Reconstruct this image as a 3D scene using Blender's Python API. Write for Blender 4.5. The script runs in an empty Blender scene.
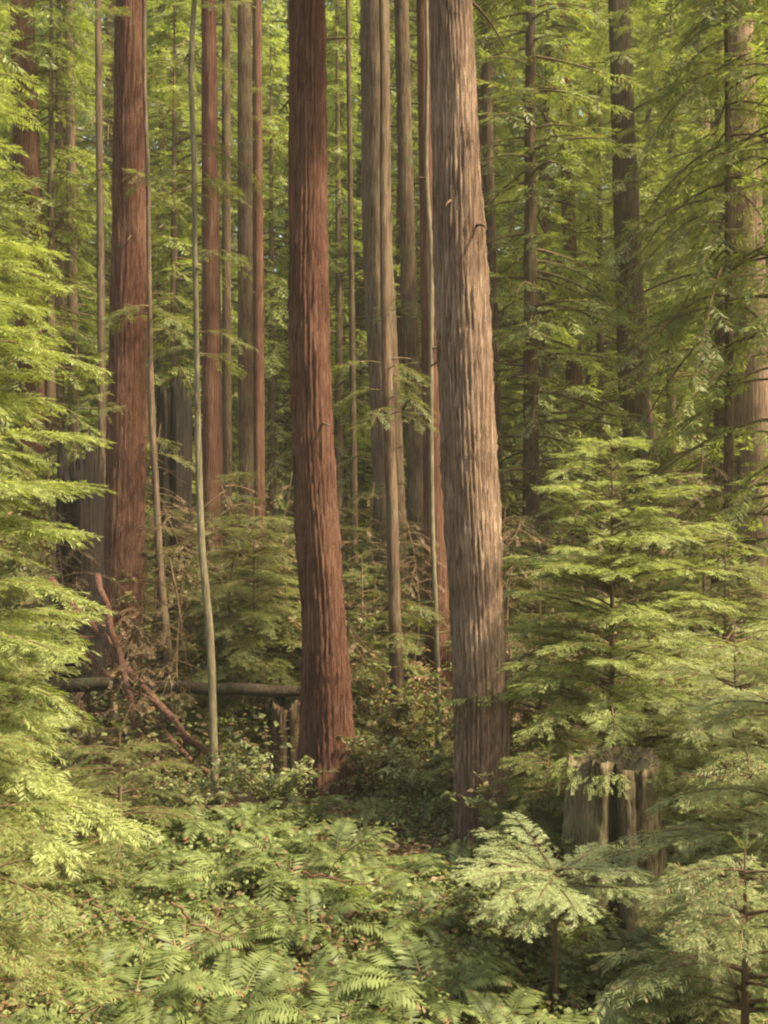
import bpy, math, random
import numpy as np

rng = np.random.default_rng(7)
random.seed(7)
sc = bpy.context.scene
COL = sc.collection
F = 1098.0                      # focal length in pixels of the 768 x 1024 picture
CAMZ = 2.6
TAU = math.tau

# ------------------------------------------------------------------ helpers
def at(px, py, Y):
    return np.array([(px - 384) / F * Y, Y, CAMZ - (py - 512) / F * Y])

def sstep(a, b, x):
    t = np.clip((np.asarray(x, float) - a) / (b - a), 0, 1)
    return t * t * (3 - 2 * t)

def ground(x, y):
    x = np.asarray(x, float); y = np.asarray(y, float)
    z = 1.0 - 1.5 * sstep(-1, 7.0, y)
    z = z + 0.075 * np.maximum(y - 14, 0) + 0.22 * np.maximum(y - 48, 0)
    z = z + 0.10 * np.sin(x * 0.9 + 1.3) * np.sin(y * 0.7 + 0.4) + 0.05 * np.sin(x * 2.3 + y * 1.1) + 0.03 * np.sin(x * 4.1 - y * 3.7)
    return z

def gpt(px, Y):
    x = (px - 384) / F * Y
    return np.array([x, Y, float(ground(x, Y))])

def link(o, parent=None):
    COL.objects.link(o)
    if parent is not None:
        o.parent = parent
    return o

def empty(name, loc, label=None, cat=None, group=None, rz=0.0):
    o = bpy.data.objects.new(name, None)
    o.location = [float(v) for v in loc]
    o.rotation_euler = (0, 0, rz)
    o.empty_display_size = 0.2
    link(o)
    tag(o, label, cat, group)
    return o

def tag(o, label=None, cat=None, group=None, kind=None):
    if label: o['label'] = label
    if cat: o['category'] = cat
    if group: o['group'] = group
    if kind: o['kind'] = kind
    return o

def mesh_from(name, V, faces, mat, smooth=False):
    me = bpy.data.meshes.new(name)
    V = np.asarray(V, np.float32).reshape(-1, 3)
    faces = np.asarray(faces, np.int32)
    n, k = faces.shape
    me.vertices.add(len(V)); me.vertices.foreach_set('co', V.ravel())
    me.loops.add(n * k); me.loops.foreach_set('vertex_index', faces.ravel())
    me.polygons.add(n)
    me.polygons.foreach_set('loop_start', np.arange(n, dtype=np.int32) * k)
    if smooth:
        me.polygons.foreach_set('use_smooth', np.ones(n, bool))
    me.update(calc_edges=True)
    me.materials.append(mat)
    return me

def quads(name, Q, mat):
    Q = np.asarray(Q, np.float32).reshape(-1, 4, 3)
    return mesh_from(name, Q.reshape(-1, 3), np.arange(len(Q) * 4).reshape(-1, 4), mat)

def obj(name, me, parent=None, loc=None, rz=0.0):
    o = bpy.data.objects.new(name, me)
    if loc is not None: o.location = [float(v) for v in loc]
    o.rotation_euler = (0, 0, rz)
    return link(o, parent)

def copy_tree(o, parent=None):
    c = o.copy(); COL.objects.link(c)
    if parent is not None: c.parent = parent
    for ch in list(o.children): copy_tree(ch, c)
    return c

class Wood:
    """collects tapered tubes into one mesh"""
    def __init__(s): s.V = []; s.Fc = []; s.n = 0
    def tube(s, pts, rad, seg=5, rough=0.0, cap=True):
        pts = np.asarray(pts, float); rad = np.asarray(rad, float)
        k = len(pts)
        d = np.gradient(pts, axis=0); d /= np.linalg.norm(d, axis=1)[:, None] + 1e-9
        ref = np.where(np.abs(d[:, 2:3]) > 0.9, np.array([[1., 0, 0]]), np.array([[0., 0, 1]]))
        u = np.cross(d, ref); u /= np.linalg.norm(u, axis=1)[:, None] + 1e-9
        v = np.cross(d, u)
        th = np.arange(seg) / seg * TAU
        r = rad[:, None] * (1 + rough * rng.standard_normal((k, seg)))
        P = pts[:, None, :] + r[..., None] * (np.cos(th)[None, :, None] * u[:, None] + np.sin(th)[None, :, None] * v[:, None])
        s.V.append(P.reshape(-1, 3))
        i = np.arange(k - 1)[:, None]; j = np.arange(seg)[None]
        a = s.n + i * seg + j; b = s.n + i * seg + (j + 1) % seg
        s.Fc.append(np.stack([a, b, b + seg, a + seg], -1).reshape(-1, 4))
        s.n += k * seg
        if cap:
            c = pts[-1] + d[-1] * rad[-1] * 0.3
            s.V.append(np.array([c])); ci = s.n; s.n += 1
            e = ci - seg
            fs = [[e + q, e + (q + 1) % seg, ci, ci] for q in range(seg)]
            s.caps = getattr(s, 'caps', []) + [f[:3] for f in fs]
        return s
    def mesh(s, name, mat, smooth=True):
        me = bpy.data.meshes.new(name)
        V = np.concatenate(s.V); Fq = np.concatenate(s.Fc).tolist() + getattr(s, 'caps', [])
        me.from_pydata(V.tolist(), [], Fq)
        if smooth: me.polygons.foreach_set('use_smooth', np.ones(len(me.polygons), bool))
        me.materials.append(mat); me.update()
        return me

# ------------------------------------------------------------------ materials
def nt(name):
    m = bpy.data.materials.new(name); m.use_nodes = True
    t = m.node_tree; t.nodes.clear()
    return m, t, lambda ty: t.nodes.new(ty), t.links.new

def leaf_mat(name, dark, light, trans=0.42, tr_tint=(1.2, 1.27, 0.66), spot=None):
    m, t, N, L = nt(name)
    out = N('ShaderNodeOutputMaterial')
    geo = N('ShaderNodeNewGeometry'); oi = N('ShaderNodeObjectInfo')
    noise = N('ShaderNodeTexNoise'); noise.inputs['Scale'].default_value = 1.1; noise.inputs['Detail'].default_value = 3
    L(geo.outputs['Position'], noise.inputs['Vector'])
    # blade-to-blade, plant-to-plant and patch-to-patch colour differences
    a = N('ShaderNodeMath'); a.operation = 'MULTIPLY_ADD'; a.inputs[1].default_value = 0.55; a.inputs[2].default_value = -0.12
    L(geo.outputs['Random Per Island'], a.inputs[0])
    b = N('ShaderNodeMath'); b.operation = 'MULTIPLY_ADD'; b.inputs[1].default_value = 0.35
    L(oi.outputs['Random'], b.inputs[0]); L(a.outputs[0], b.inputs[2])
    c = N('ShaderNodeMath'); c.operation = 'MULTIPLY_ADD'; c.inputs[1].default_value = 0.6; c.use_clamp = True
    L(noise.outputs['Fac'], c.inputs[0]); L(b.outputs[0], c.inputs[2])
    ramp = N('ShaderNodeValToRGB'); r = ramp.color_ramp
    r.elements[0].position = 0.1; r.elements[0].color = (*dark, 1)
    r.elements[1].position = 0.95; r.elements[1].color = (*light, 1)
    L(c.outputs[0], ramp.inputs[0])
    col = ramp.outputs[0]
    if spot:        # a share of dead, browned blades
        gt = N('ShaderNodeMath'); gt.operation = 'GREATER_THAN'; gt.inputs[1].default_value = 1 - spot[1]
        mm = N('ShaderNodeMath'); mm.operation = 'FRACT'
        ml = N('ShaderNodeMath'); ml.operation = 'MULTIPLY'; ml.inputs[1].default_value = 17.31
        L(geo.outputs['Random Per Island'], ml.inputs[0]); L(ml.outputs[0], mm.inputs[0]); L(mm.outputs[0], gt.inputs[0])
        mx = N('ShaderNodeMix'); mx.data_type = 'RGBA'
        L(gt.outputs[0], mx.inputs[0]); L(col, mx.inputs[6]); mx.inputs[7].default_value = (*spot[0], 1)
        col = mx.outputs[2]
    p = N('ShaderNodeBsdfPrincipled'); p.inputs['Roughness'].default_value = 0.5
    p.inputs['Specular IOR Level'].default_value = 0.35
    L(col, p.inputs['Base Color'])
    tr = N('ShaderNodeBsdfTranslucent')
    tm = N('ShaderNodeMix'); tm.data_type = 'RGBA'; tm.blend_type = 'MULTIPLY'; tm.inputs[0].default_value = 1
    L(col, tm.inputs[6]); tm.inputs[7].default_value = (*tr_tint, 1)
    L(tm.outputs[2], tr.inputs['Color'])
    mix = N('ShaderNodeMixShader'); mix.inputs[0].default_value = trans
    L(p.outputs[0], mix.inputs[1]); L(tr.outputs[0], mix.inputs[2]); L(mix.outputs[0], out.inputs[0])
    return m

def bark_mat(name, dark, mid, light, scale=9.0, stretch=0.09, lichen=None, bump=0.6):
    m, t, N, L = nt(name)
    out = N('ShaderNodeOutputMaterial'); p = N('ShaderNodeBsdfPrincipled')
    p.inputs['Roughness'].default_value = 0.9; p.inputs['Specular IOR Level'].default_value = 0.15
    tc = N('ShaderNodeTexCoord'); mp = N('ShaderNodeMapping'); mp.inputs['Scale'].default_value = (scale, scale, scale * stretch)
    L(tc.outputs['Object'], mp.inputs[0])
    n1 = N('ShaderNodeTexNoise'); n1.inputs['Scale'].default_value = 2.2; n1.inputs['Detail'].default_value = 8; n1.inputs['Roughness'].default_value = 0.65
    n1.inputs['Distortion'].default_value = 0.5
    L(mp.outputs[0], n1.inputs['Vector'])
    n2 = N('ShaderNodeTexNoise'); n2.inputs['Scale'].default_value = 1.2; n2.inputs['Detail'].default_value = 4
    L(tc.outputs['Object'], n2.inputs['Vector'])
    ad = N('ShaderNodeMath'); ad.operation = 'MULTIPLY_ADD'; ad.inputs[1].default_value = 0.45; 
    L(n2.outputs['Fac'], ad.inputs[0]); L(n1.outputs['Fac'], ad.inputs[2])
    ramp = N('ShaderNodeValToRGB'); r = ramp.color_ramp
    r.elements[0].position = 0.52; r.elements[0].color = (*dark, 1)
    r.elements[1].position = 0.92; r.elements[1].color = (*light, 1)
    e = r.elements.new(0.70); e.color = (*mid, 1)
    L(ad.outputs[0], ramp.inputs[0])
    col = ramp.outputs[0]
    if lichen:
        n3 = N('ShaderNodeTexNoise'); n3.inputs['Scale'].default_value = 2.6; n3.inputs['Detail'].default_value = 9; n3.inputs['Roughness'].default_value = 0.7
        L(tc.outputs['Object'], n3.inputs['Vector'])
        lr = N('ShaderNodeValToRGB'); lr.color_ramp.elements[0].position = 0.5; lr.color_ramp.elements[1].position = 0.66
        lr.color_ramp.elements[1].color = (0.7, 0.7, 0.7, 1)
        L(n3.outputs['Fac'], lr.inputs[0])
        mx = N('ShaderNodeMix'); mx.data_type = 'RGBA'
        L(lr.outputs[0], mx.inputs[0]); L(col, mx.inputs[6]); mx.inputs[7].default_value = (*lichen, 1)
        col = mx.outputs[2]
    L(col, p.inputs['Base Color'])
    bp = N('ShaderNodeBump'); bp.inputs['Strength'].default_value = bump; bp.inputs['Distance'].default_value = 0.06
    L(n1.outputs['Fac'], bp.inputs['Height']); L(bp.outputs[0], p.inputs['Normal'])
    L(p.outputs[0], out.inputs[0])
    return m

def ground_mat():
    m, t, N, L = nt('forest_floor')
    out = N('ShaderNodeOutputMaterial'); p = N('ShaderNodeBsdfPrincipled'); p.inputs['Roughness'].default_value = 0.95
    p.inputs['Specular IOR Level'].default_value = 0.1
    tc = N('ShaderNodeTexCoord')
    n1 = N('ShaderNodeTexNoise'); n1.inputs['Scale'].default_value = 18; n1.inputs['Detail'].default_value = 10; n1.inputs['Roughness'].default_value = 0.75
    n2 = N('ShaderNodeTexNoise'); n2.inputs['Scale'].default_value = 0.9; n2.inputs['Detail'].default_value = 6
    L(tc.outputs['Object'], n1.inputs[0]); L(tc.outputs['Object'], n2.inputs[0])
    r1 = N('ShaderNodeValToRGB'); e = r1.color_ramp.elements
    e[0].position = 0.33; e[0].color = (0.035, 0.022, 0.012, 1); e[1].position = 0.72; e[1].color = (0.20, 0.125, 0.07, 1)
    x = e.new(0.52); x.color = (0.10, 0.058, 0.03, 1)
    L(n1.outputs['Fac'], r1.inputs[0])
    r2 = N('ShaderNodeValToRGB'); e = r2.color_ramp.elements
    e[0].position = 0.48; e[0].color = (0, 0, 0, 1); e[1].position = 0.62; e[1].color = (0.75, 0.75, 0.75, 1)
    L(n2.outputs['Fac'], r2.inputs[0])
    mx = N('ShaderNodeMix'); mx.data_type = 'RGBA'
    L(r2.outputs[0], mx.inputs[0]); L(r1.outputs[0], mx.inputs[6]); mx.inputs[7].default_value = (0.06, 0.075, 0.022, 1)
    L(mx.outputs[2], p.inputs['Base Color'])
    bp = N('ShaderNodeBump'); bp.inputs['Strength'].default_value = 0.9; bp.inputs['Distance'].default_value = 0.05
    L(n1.outputs['Fac'], bp.inputs['Height']); L(bp.outputs[0], p.inputs['Normal']); L(p.outputs[0], out.inputs[0])
    return m

M = {}
M['ground'] = ground_mat()
M['red'] = bark_mat('red_bark', (0.036, 0.013, 0.009), (0.11, 0.045, 0.029), (0.22, 0.115, 0.074), scale=24, stretch=.03, bump=1.0)
M['brown'] = bark_mat('brown_bark', (0.065, 0.037, 0.024), (0.21, 0.128, 0.085), (0.42, 0.285, 0.20), scale=24, stretch=.03, bump=1.0)
M['dark'] = bark_mat('dark_bark', (0.018, 0.011, 0.007), (0.062, 0.036, 0.022), (0.16, 0.10, 0.06), scale=14, lichen=(0.09, 0.085, 0.04))
M['pale'] = bark_mat('pale_bark', (0.05, 0.036, 0.022), (0.115, 0.09, 0.056), (0.24, 0.195, 0.125), scale=26, bump=0.3, lichen=(.1, .095, .045))
M['grey'] = bark_mat('grey_bark', (0.030, 0.019, 0.012), (0.095, 0.058, 0.037), (0.20, 0.135, 0.086), scale=14, lichen=(0.11, 0.095, 0.058))
M['stump'] = bark_mat('stump_bark', (0.026, 0.017, 0.010), (0.125, 0.092, 0.052), (0.26, 0.20, 0.12), scale=16, lichen=(0.12, 0.12, 0.05))
M['rot'] = bark_mat('rotten_wood', (0.010, 0.007, 0.005), (0.026, 0.018, 0.012), (0.07, 0.048, 0.032), scale=14, lichen=(0.03, 0.034, 0.014))
M['char'] = bark_mat('charred_wood', (0.006, 0.005, 0.004), (0.012, 0.009, 0.007), (0.032, 0.020, 0.014))
M['twig'] = bark_mat('twig_bark', (0.04, 0.025, 0.014), (0.09, 0.056, 0.031), (0.19, 0.125, 0.075), scale=20, bump=0.2)
M['redtwig'] = bark_mat('red_twig', (0.03, 0.013, 0.009), (0.08, 0.036, 0.025), (0.16, 0.085, 0.06), scale=20, bump=0.2)

M['lf_bright'] = leaf_mat('bright_needles', (0.075, 0.095, 0.026), (0.45, 0.48, 0.19), 0.42)
M['lf_mid'] = leaf_mat('mid_needles', (0.05, 0.066, 0.02), (0.23, 0.25, 0.09), 0.42, spot=((0.18, 0.11, 0.055), 0.14))
M['lf_olive'] = leaf_mat('olive_needles', (0.08, 0.092, 0.034), (0.31, 0.335, 0.15), 0.40, spot=((0.22, 0.14, 0.075), 0.10))
M['lf_back'] = leaf_mat('crown_needles', (0.06, 0.075, 0.022), (0.22, 0.245, 0.085), 0.48, spot=((0.17, 0.115, 0.05), 0.10))
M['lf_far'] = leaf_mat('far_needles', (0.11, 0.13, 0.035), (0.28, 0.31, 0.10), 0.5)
M['lf_pale'] = leaf_mat('pale_leaves', (0.15, 0.175, 0.07), (0.33, 0.36, 0.18), 0.35)
M['lf_shrub'] = leaf_mat('shrub_leaves', (0.05, 0.058, 0.02), (0.18, 0.19, 0.075), 0.38, spot=((0.20, 0.12, 0.06), 0.2))
M['lf_fern'] = leaf_mat('fern_fronds', (0.05, 0.068, 0.02), (0.20, 0.235, 0.085), 0.38, spot=((0.22, 0.13, 0.065), 0.10))
M['lf_ground'] = leaf_mat('sorrel_leaves', (0.055, 0.07, 0.02), (0.23, 0.26, 0.09), 0.36, spot=((0.15, 0.085, 0.045), 0.16))
M['lf_litter'] = leaf_mat('dead_leaves', (0.06, 0.034, 0.018), (0.26, 0.17, 0.095), 0.1)
M['lf_dead'] = leaf_mat('dead_sprays', (0.07, 0.042, 0.022), (0.25, 0.16, 0.085), 0.2)

# ------------------------------------------------------------------ foliage kit
def spray_proto(pairs=7, L=1.0, bl=0.34, bw=0.075, droop=0.12, seed=0):
    """a flat needle spray along +Y: blades (n,4,3)"""
    g = np.random.default_rng(seed); out = []
    for i in range(pairs):
        t = 0.12 + 0.82 * i / (pairs - 1)
        prof = math.sin(math.pi * min(1, 0.25 + 0.75 * (1 - t) ** 0.8)) * 0.55 + 0.45
        for s in (-1, 1):
            ang = s * math.radians(62 - 26 * t + g.normal() * 7)
            l = bl * prof * (0.8 + 0.4 * g.random()); w = bw * (0.8 + 0.4 * g.random())
            d = np.array([math.sin(ang), math.cos(ang), -0.12 + g.normal() * 0.16]); nrm = np.array([g.normal() * .25, g.normal() * .25, 1.])
            x = np.cross(d, nrm); x /= np.linalg.norm(x)
            b = np.array([0, t * L + g.normal() * .012, -droop * t * t])
            out.append([b, b + d * l * .5 + x * w * .5, b + d * l - [0, 0, .04 * l], b + d * l * .5 - x * w * .5])
    b = np.array([0, .86 * L, -droop * .74]); l = bl * .8
    out.append([b, b + [bw * .5, l * .5, -.03], b + [0, l, -.08], b + [-bw * .5, l * .5, -.03]])
    return np.array(out)

SPR = [spray_proto(seed=i, droop=0.08 + 0.05 * i) for i in range(4)]
SPRF = [spray_proto(pairs=13, bl=0.25, bw=0.038, seed=10 + i, droop=0.16) for i in range(4)]
SPRC = [spray_proto(pairs=4, bl=0.42, bw=0.14, seed=20 + i, droop=0.15) for i in range(3)]

def place(protos, P, D, Nrm, S):
    """copy spray prototypes to points P along D with normal Nrm and size S"""
    P = np.asarray(P); D = np.asarray(D); Nrm = np.asarray(Nrm); S = np.asarray(S)
    D = D / (np.linalg.norm(D, axis=1)[:, None] + 1e-9)
    X = np.cross(D, Nrm); X /= np.linalg.norm(X, axis=1)[:, None] + 1e-9
    Z = np.cross(X, D)
    R = np.stack([X, D, Z], 1) * S[:, None, None]     # rows = local axes
    k = rng.integers(0, len(protos), len(P)); out = []
    for i, pr in enumerate(protos):
        sel = np.where(k == i)[0]
        if len(sel) == 0: continue
        Q = np.einsum('bvi,nij->nbvj', pr, R[sel]) + P[sel][:, None, None, :]
        out.append(Q.reshape(-1, 4, 3))
    return np.concatenate(out)

def limb(o, az, L, rise, droop, bend=0.0, n=7):
    t = np.linspace(0, 1, n)
    a = az + bend * t
    d = np.stack([np.cos(a), np.sin(a)], 1)
    xy = np.cumsum(np.vstack([[0, 0], d[:-1] * (L / (n - 1))]), 0)
    z = L * (rise * t - droop * t * t)
    return np.column_stack([o[0] + xy[:, 0], o[1] + xy[:, 1], o[2] + z])

def dress(pts, count, ssize, spread=58, noise=0.18, start=0.15, updown=0.0):
    """spray points along a limb: fan to both sides in one flat tier"""
    k = len(pts)
    t = start + (1 - start) * np.sort(rng.random(count)) ** 0.9
    f = t * (k - 1); i = np.minimum(f.astype(int), k - 2); fr = (f - i)[:, None]
    P = pts[i] * (1 - fr) + pts[i + 1] * fr
    T = pts[i + 1] - pts[i]; T /= np.linalg.norm(T, axis=1)[:, None] + 1e-9
    side = np.where(np.arange(count) % 2 == 0, 1, -1)
    ang = np.radians(side * (spread * (1 - 0.45 * t)) + rng.normal(0, 14, count))
    ca, sa = np.cos(ang), np.sin(ang)
    D = np.column_stack([T[:, 0] * ca - T[:, 1] * sa, T[:, 0] * sa + T[:, 1] * ca, T[:, 2] * 0.8 + updown + rng.normal(0, noise, count)])
    Nn = np.column_stack([rng.normal(0, .22, (count, 2)), np.ones(count)])
    S = ssize * (0.55 + 0.6 * np.sin(math.pi * (0.18 + 0.72 * (1 - t)))) * (0.75 + 0.5 * rng.random(count))
    return P, D, Nn, S

class Crown:
    def __init__(s, protos): s.pr = protos; s.P = []; s.D = []; s.N = []; s.S = []; s.w = Wood()
    def limb(s, o, az, L, rise, droop, count, ssize, r=None, **kw):
        pts = limb(o, az, L, rise, droop, rng.normal(0, .25))
        if r: s.w.tube(pts, np.linspace(r, r * .25, len(pts)), 4, cap=False)
        for a, v in zip((s.P, s.D, s.N, s.S), dress(pts, count, ssize, **kw)): a.append(v)
        return pts
    def mesh(s, leaf, bark='twig'):
        Q = s.Q(); wv = np.concatenate(s.w.V); wf = np.concatenate(s.w.Fc) if s.w.Fc else np.zeros((0, 4), int)
        V = np.concatenate([Q.reshape(-1, 3), wv]); nq = len(Q)
        me = mesh_from('crown', V, np.concatenate([np.arange(nq * 4).reshape(-1, 4), wf + nq * 4]), M[leaf])
        me.materials.append(M[bark]); mi = np.zeros(nq + len(wf), np.int32); mi[nq:] = 1
        me.polygons.foreach_set('material_index', mi)
        return me
    def Q(s):
        return place(s.pr, np.concatenate(s.P), np.concatenate(s.D), np.concatenate(s.N), np.concatenate(s.S))

def trunk_mesh(name, mat, pts, rad, seg=28, ridges=14, depth=0.07, flare=0.5, flare_h=0.6, rows=90):
    """furrowed, slightly out-of-round trunk along pts (base first)"""
    pts = np.asarray(pts, float); rad = np.asarray(rad, float)
    s = np.concatenate([[0], np.cumsum(np.linalg.norm(np.diff(pts, axis=0), axis=1))])
    u = np.linspace(0, 1, rows) ** 1.25 * s[-1]
    C = np.column_stack([np.interp(u, s, pts[:, k]) for k in range(3)])
    ker = np.ones(7) / 7
    for k in range(2):                                   # soften the bends between given points
        C[:, k] = np.convolve(np.pad(C[:, k], 3, mode='reflect', reflect_type='odd'), ker, 'valid')
    R = np.interp(u, s, rad) * (1 + flare * np.exp(-u / flare_h))
    th = np.arange(seg) / seg * TAU
    ph = rng.random(6) * TAU
    TH, U = np.meshgrid(th, u)
    tw = 0.5 * np.sin(U * 0.9 + ph[0]) + 0.35 * np.sin(U * 2.7 + ph[1])
    ridge = np.abs(np.sin(TH * ridges / 2 + tw + 0.6 * np.sin(3 * TH + U * 1.7 + ph[2]))) ** 0.5 * (0.8 + 0.2 * np.sin(U * 3.1 + 4 * TH + ph[0])) - 0.6
    lob = 0.045 * np.sin(2 * TH + ph[3] + U * .3) + 0.03 * np.sin(3 * TH + ph[4] - U * .4)
    root = flare * 0.35 * np.exp(-U / (flare_h * .7)) * np.sin(5 * TH + ph[5])
    rr = R[:, None] * (1 + depth * ridge + lob + root + rng.normal(0, depth * .22, TH.shape))
    V = np.stack([C[:, 0:1] + rr * np.cos(TH), C[:, 1:2] + rr * np.sin(TH), np.repeat(C[:, 2:3], seg, 1)], -1).reshape(-1, 3)
    i = np.arange(rows - 1)[:, None]; j = np.arange(seg)[None]
    a = i * seg + j; b = i * seg + (j + 1) % seg
    Fq = np.stack([a, b, b + seg, a + seg], -1).reshape(-1, 4)
    return mesh_from(name, V, Fq, mat, True)

# ------------------------------------------------------------------ setting
def build_ground():
    xs = np.concatenate([np.linspace(-150, -16, 30)[:-1], np.linspace(-16, 16, 161), np.linspace(16, 150, 30)[1:]])
    ys = np.concatenate([np.linspace(-30, -2, 12)[:-1], np.linspace(-2, 30, 161), np.linspace(30, 180, 60)[1:]])
    X, Y = np.meshgrid(xs, ys)
    Z = ground(X, Y)
    V = np.stack([X, Y, Z], -1).reshape(-1, 3)
    nx = len(xs); i = np.arange(len(ys) - 1)[:, None]; j = np.arange(nx - 1)[None]
    a = i * nx + j
    me = mesh_from('ground', V, np.stack([a, a + 1, a + nx + 1, a + nx], -1).reshape(-1, 4), M['ground'], True)
    tag(obj('ground', me), kind='structure')
build_ground()

# ------------------------------------------------------------------ standing trunks
REDS = 'redwood trunks rising out of the frame'
def redwood(label, Y, path, bark, name='redwood_tree', ztop=None, stubs=0, flare=0.45, seg=28, ridges=14, depth=0.07, cat='tree', group=REDS, sub=0.25):
    """path: (px, py, width in px) from top to bottom as seen; continued up and down to its base"""
    path = sorted(path, key=lambda p: -p[1])                # bottom first
    pts = [at(px, py, Y) for px, py, w in path]; rad = [w / F * Y / 2 for px, py, w in path]
    b = pts[0].copy(); 
    gz = float(ground(b[0], b[1])) - sub
    if b[2] > gz + 0.02:
        d = (pts[0] - pts[1]); d /= max(1e-6, abs(d[2])); k = b[2] - gz
        pts.insert(0, b + d * k); rad.insert(0, rad[0] * (1 + 0.02 * k))
    else:
        pts[0][2] = gz
    zt = ztop if ztop else CAMZ + 0.466 * Y * 1.25 + 5.0
    if pts[-1][2] < zt:
        d = (pts[-1] - pts[-2]); d /= abs(d[2]); k = zt - pts[-1][2]
        pts.append(pts[-1] + d * k); rad.append(max(rad[-1] * (1 - 0.035 * k), rad[-1] * .45))
    if name == 'slender_tree':                              # small kinks
        P0 = np.array(pts); zz = np.linspace(P0[0, 2], P0[-1, 2], 16); r0 = rad
        pts = [np.array([np.interp(z, P0[:, 2], P0[:, q]) for q in range(3)]) + np.array([rng.normal(0, .022), rng.normal(0, .022), 0]) * (k > 0) for k, z in enumerate(zz)]
        rad = [.85 * np.interp(z, P0[:, 2], r0) * (1 + rng.normal(0, .06)) for z in zz]
    base = pts[0] + [0, 0, sub]
    loc = np.array(pts) - base
    root = empty(name, base, label, cat, group)
    obj('trunk', trunk_mesh('trunk', M[bark], loc, rad, seg, ridges, depth, flare, rows=150), root)
    H = loc[-1][2]
    for k in range(stubs):                                  # dead branch stubs along the bole
        z = H * (0.25 + 0.7 * (k + rng.random()) / stubs)
        c = np.array([np.interp(z, loc[:, 2], loc[:, q]) for q in range(2)]); r = np.interp(z, loc[:, 2], rad)
        az = rng.random() * TAU; L = 0.06 + 0.55 * rng.random() ** 2.5
        w = Wood(); p = limb([c[0] + r * .8 * math.cos(az), c[1] + r * .8 * math.sin(az), z], az, L + r * .3, rng.normal(0, .15), .15 + rng.random() * .3, rng.normal(0, .4), 6)
        w.tube(p, np.linspace(.016, .005, 6) * (1 + r), 5)
        obj('dead_branch', w.mesh('dead_branch', M['twig']), root)
    return root, loc, rad

TR = {}
def T(key, *a, **k): TR[key] = redwood(*a, **k)
T('A', 'thick furrowed brown redwood trunk beside the mossy stump, the widest in view', 10, [(451, 0, 41), (457, 170, 47), (464, 340, 53), (471, 500, 52), (481, 700, 50), (480, 860, 44)], 'brown', stubs=9, seg=128, ridges=34, depth=0.15, flare=0.22)
T('B', 'reddish brown redwood trunk with dark left side standing over the fallen log', 12, [(307, 0, 36), (309, 340, 40), (317, 520, 41), (326, 650, 42), (329, 785, 46)], 'red', stubs=8, seg=112, ridges=28, depth=0.15, flare=0.75)
T('C', 'stout redwood trunk with pale right edge behind the bright left sapling', 17, [(131, 0, 30), (129, 250, 35), (127, 400, 37), (123, 600, 38)], 'red', stubs=7, seg=84, ridges=24, depth=0.14, flare=.7)
T('D', 'slender pale straight pole of a young tree with the charred stump behind it', 11.5, [(195, 0, 6), (196, 340, 7), (204, 560, 8), (211, 715, 9)], 'pale', name='slender_tree', stubs=11, seg=10, ridges=4, depth=0.04, flare=0.2)
T('E', 'mid brown trunk just right of the slender pale pole', 20, [(209, 0, 15), (211, 300, 18), (213, 510, 20)], 'red')
T('F', 'very thin dark trunk in the row behind the slender pale pole', 22, [(226, 0, 8), (227, 430, 10)], 'dark', seg=12, ridges=6)
T('G', 'dark trunk, widest of three behind the slender pole row', 24, [(244, 0, 13), (246, 440, 15)], 'dark', seg=16, ridges=8)
T('H', 'thin reddish trunk closest to the reddish redwood on its left side', 25, [(257, 0, 9), (259, 450, 11)], 'red', seg=14, ridges=7)
T('I', 'broad pinkish brown trunk between the reddish redwood and the thick furrowed one', 19, [(375, 0, 30), (377, 250, 30), (386, 420, 30), (392, 600, 32)], 'grey', stubs=6, seg=32)
T('I2', 'thin pale leaning trunk in front of the broad pinkish brown one', 13, [(386, 260, 9), (388, 430, 13), (395, 600, 15), (398, 730, 17)], 'grey', name='slender_tree', seg=14, ridges=7, flare=0.3, stubs=4)
T('J', 'narrow dark brown trunk just left of the thick furrowed redwood', 18, [(401, 0, 15), (409, 300, 16), (421, 590, 19)], 'dark', stubs=3, seg=18, ridges=9)
T('K', 'dark red trunk half hidden behind the thick furrowed redwood', 15, [(424, 0, 16), (430, 300, 19), (437, 600, 24)], 'red', seg=20, ridges=10)
T('L', 'bare pale stick thin sapling stem against the thick furrowed redwood', 13, [(427, 120, 4), (431, 400, 6), (434, 560, 6), (437, 700, 7)], 'pale', name='slender_tree', seg=8, ridges=4, depth=0.03, flare=0.2, stubs=5)
T('M', 'dark brown trunk showing above the tip of the bright young conifer', 26, [(618, 0, 21), (626, 200, 26), (635, 400, 30), (640, 440, 31)], 'dark', seg=24)
T('N', 'orange brown trunk cut by the right edge of the view', 18, [(737, 0, 28), (746, 250, 33), (757, 450, 40), (764, 640, 44)], 'brown', stubs=4)
T('O', 'faint reddish trunk behind and left of the bright conifer tip', 30, [(563, 0, 10), (571, 300, 15), (577, 430, 20)], 'red', seg=18)
T('P', 'thin faint far trunk midway between furrowed redwood and bright conifer', 33, [(526, 0, 9), (532, 300, 11), (534, 500, 13)], 'dark', seg=14, ridges=7)
T('Q', 'thin dark trunk hugging the right side of the furrowed redwood', 22, [(484, 0, 9), (495, 400, 12), (501, 600, 14)], 'dark', seg=14, ridges=7)
T('R', 'pale far trunk lit among the leaves at upper right', 30, [(696, 0, 15), (703, 150, 17), (714, 300, 19), (718, 450, 21)], 'grey', seg=20)
T('S', 'reddish trunk above the bright left sapling, farthest left of all', 24, [(22, 0, 24), (26, 120, 26), (32, 400, 30)], 'red', seg=24)
T('TT', 'thin grey trunk between the farthest left trunk and the stout one', 26, [(69, 0, 8), (72, 250, 10), (74, 450, 11)], 'grey', seg=12, ridges=6)
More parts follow.
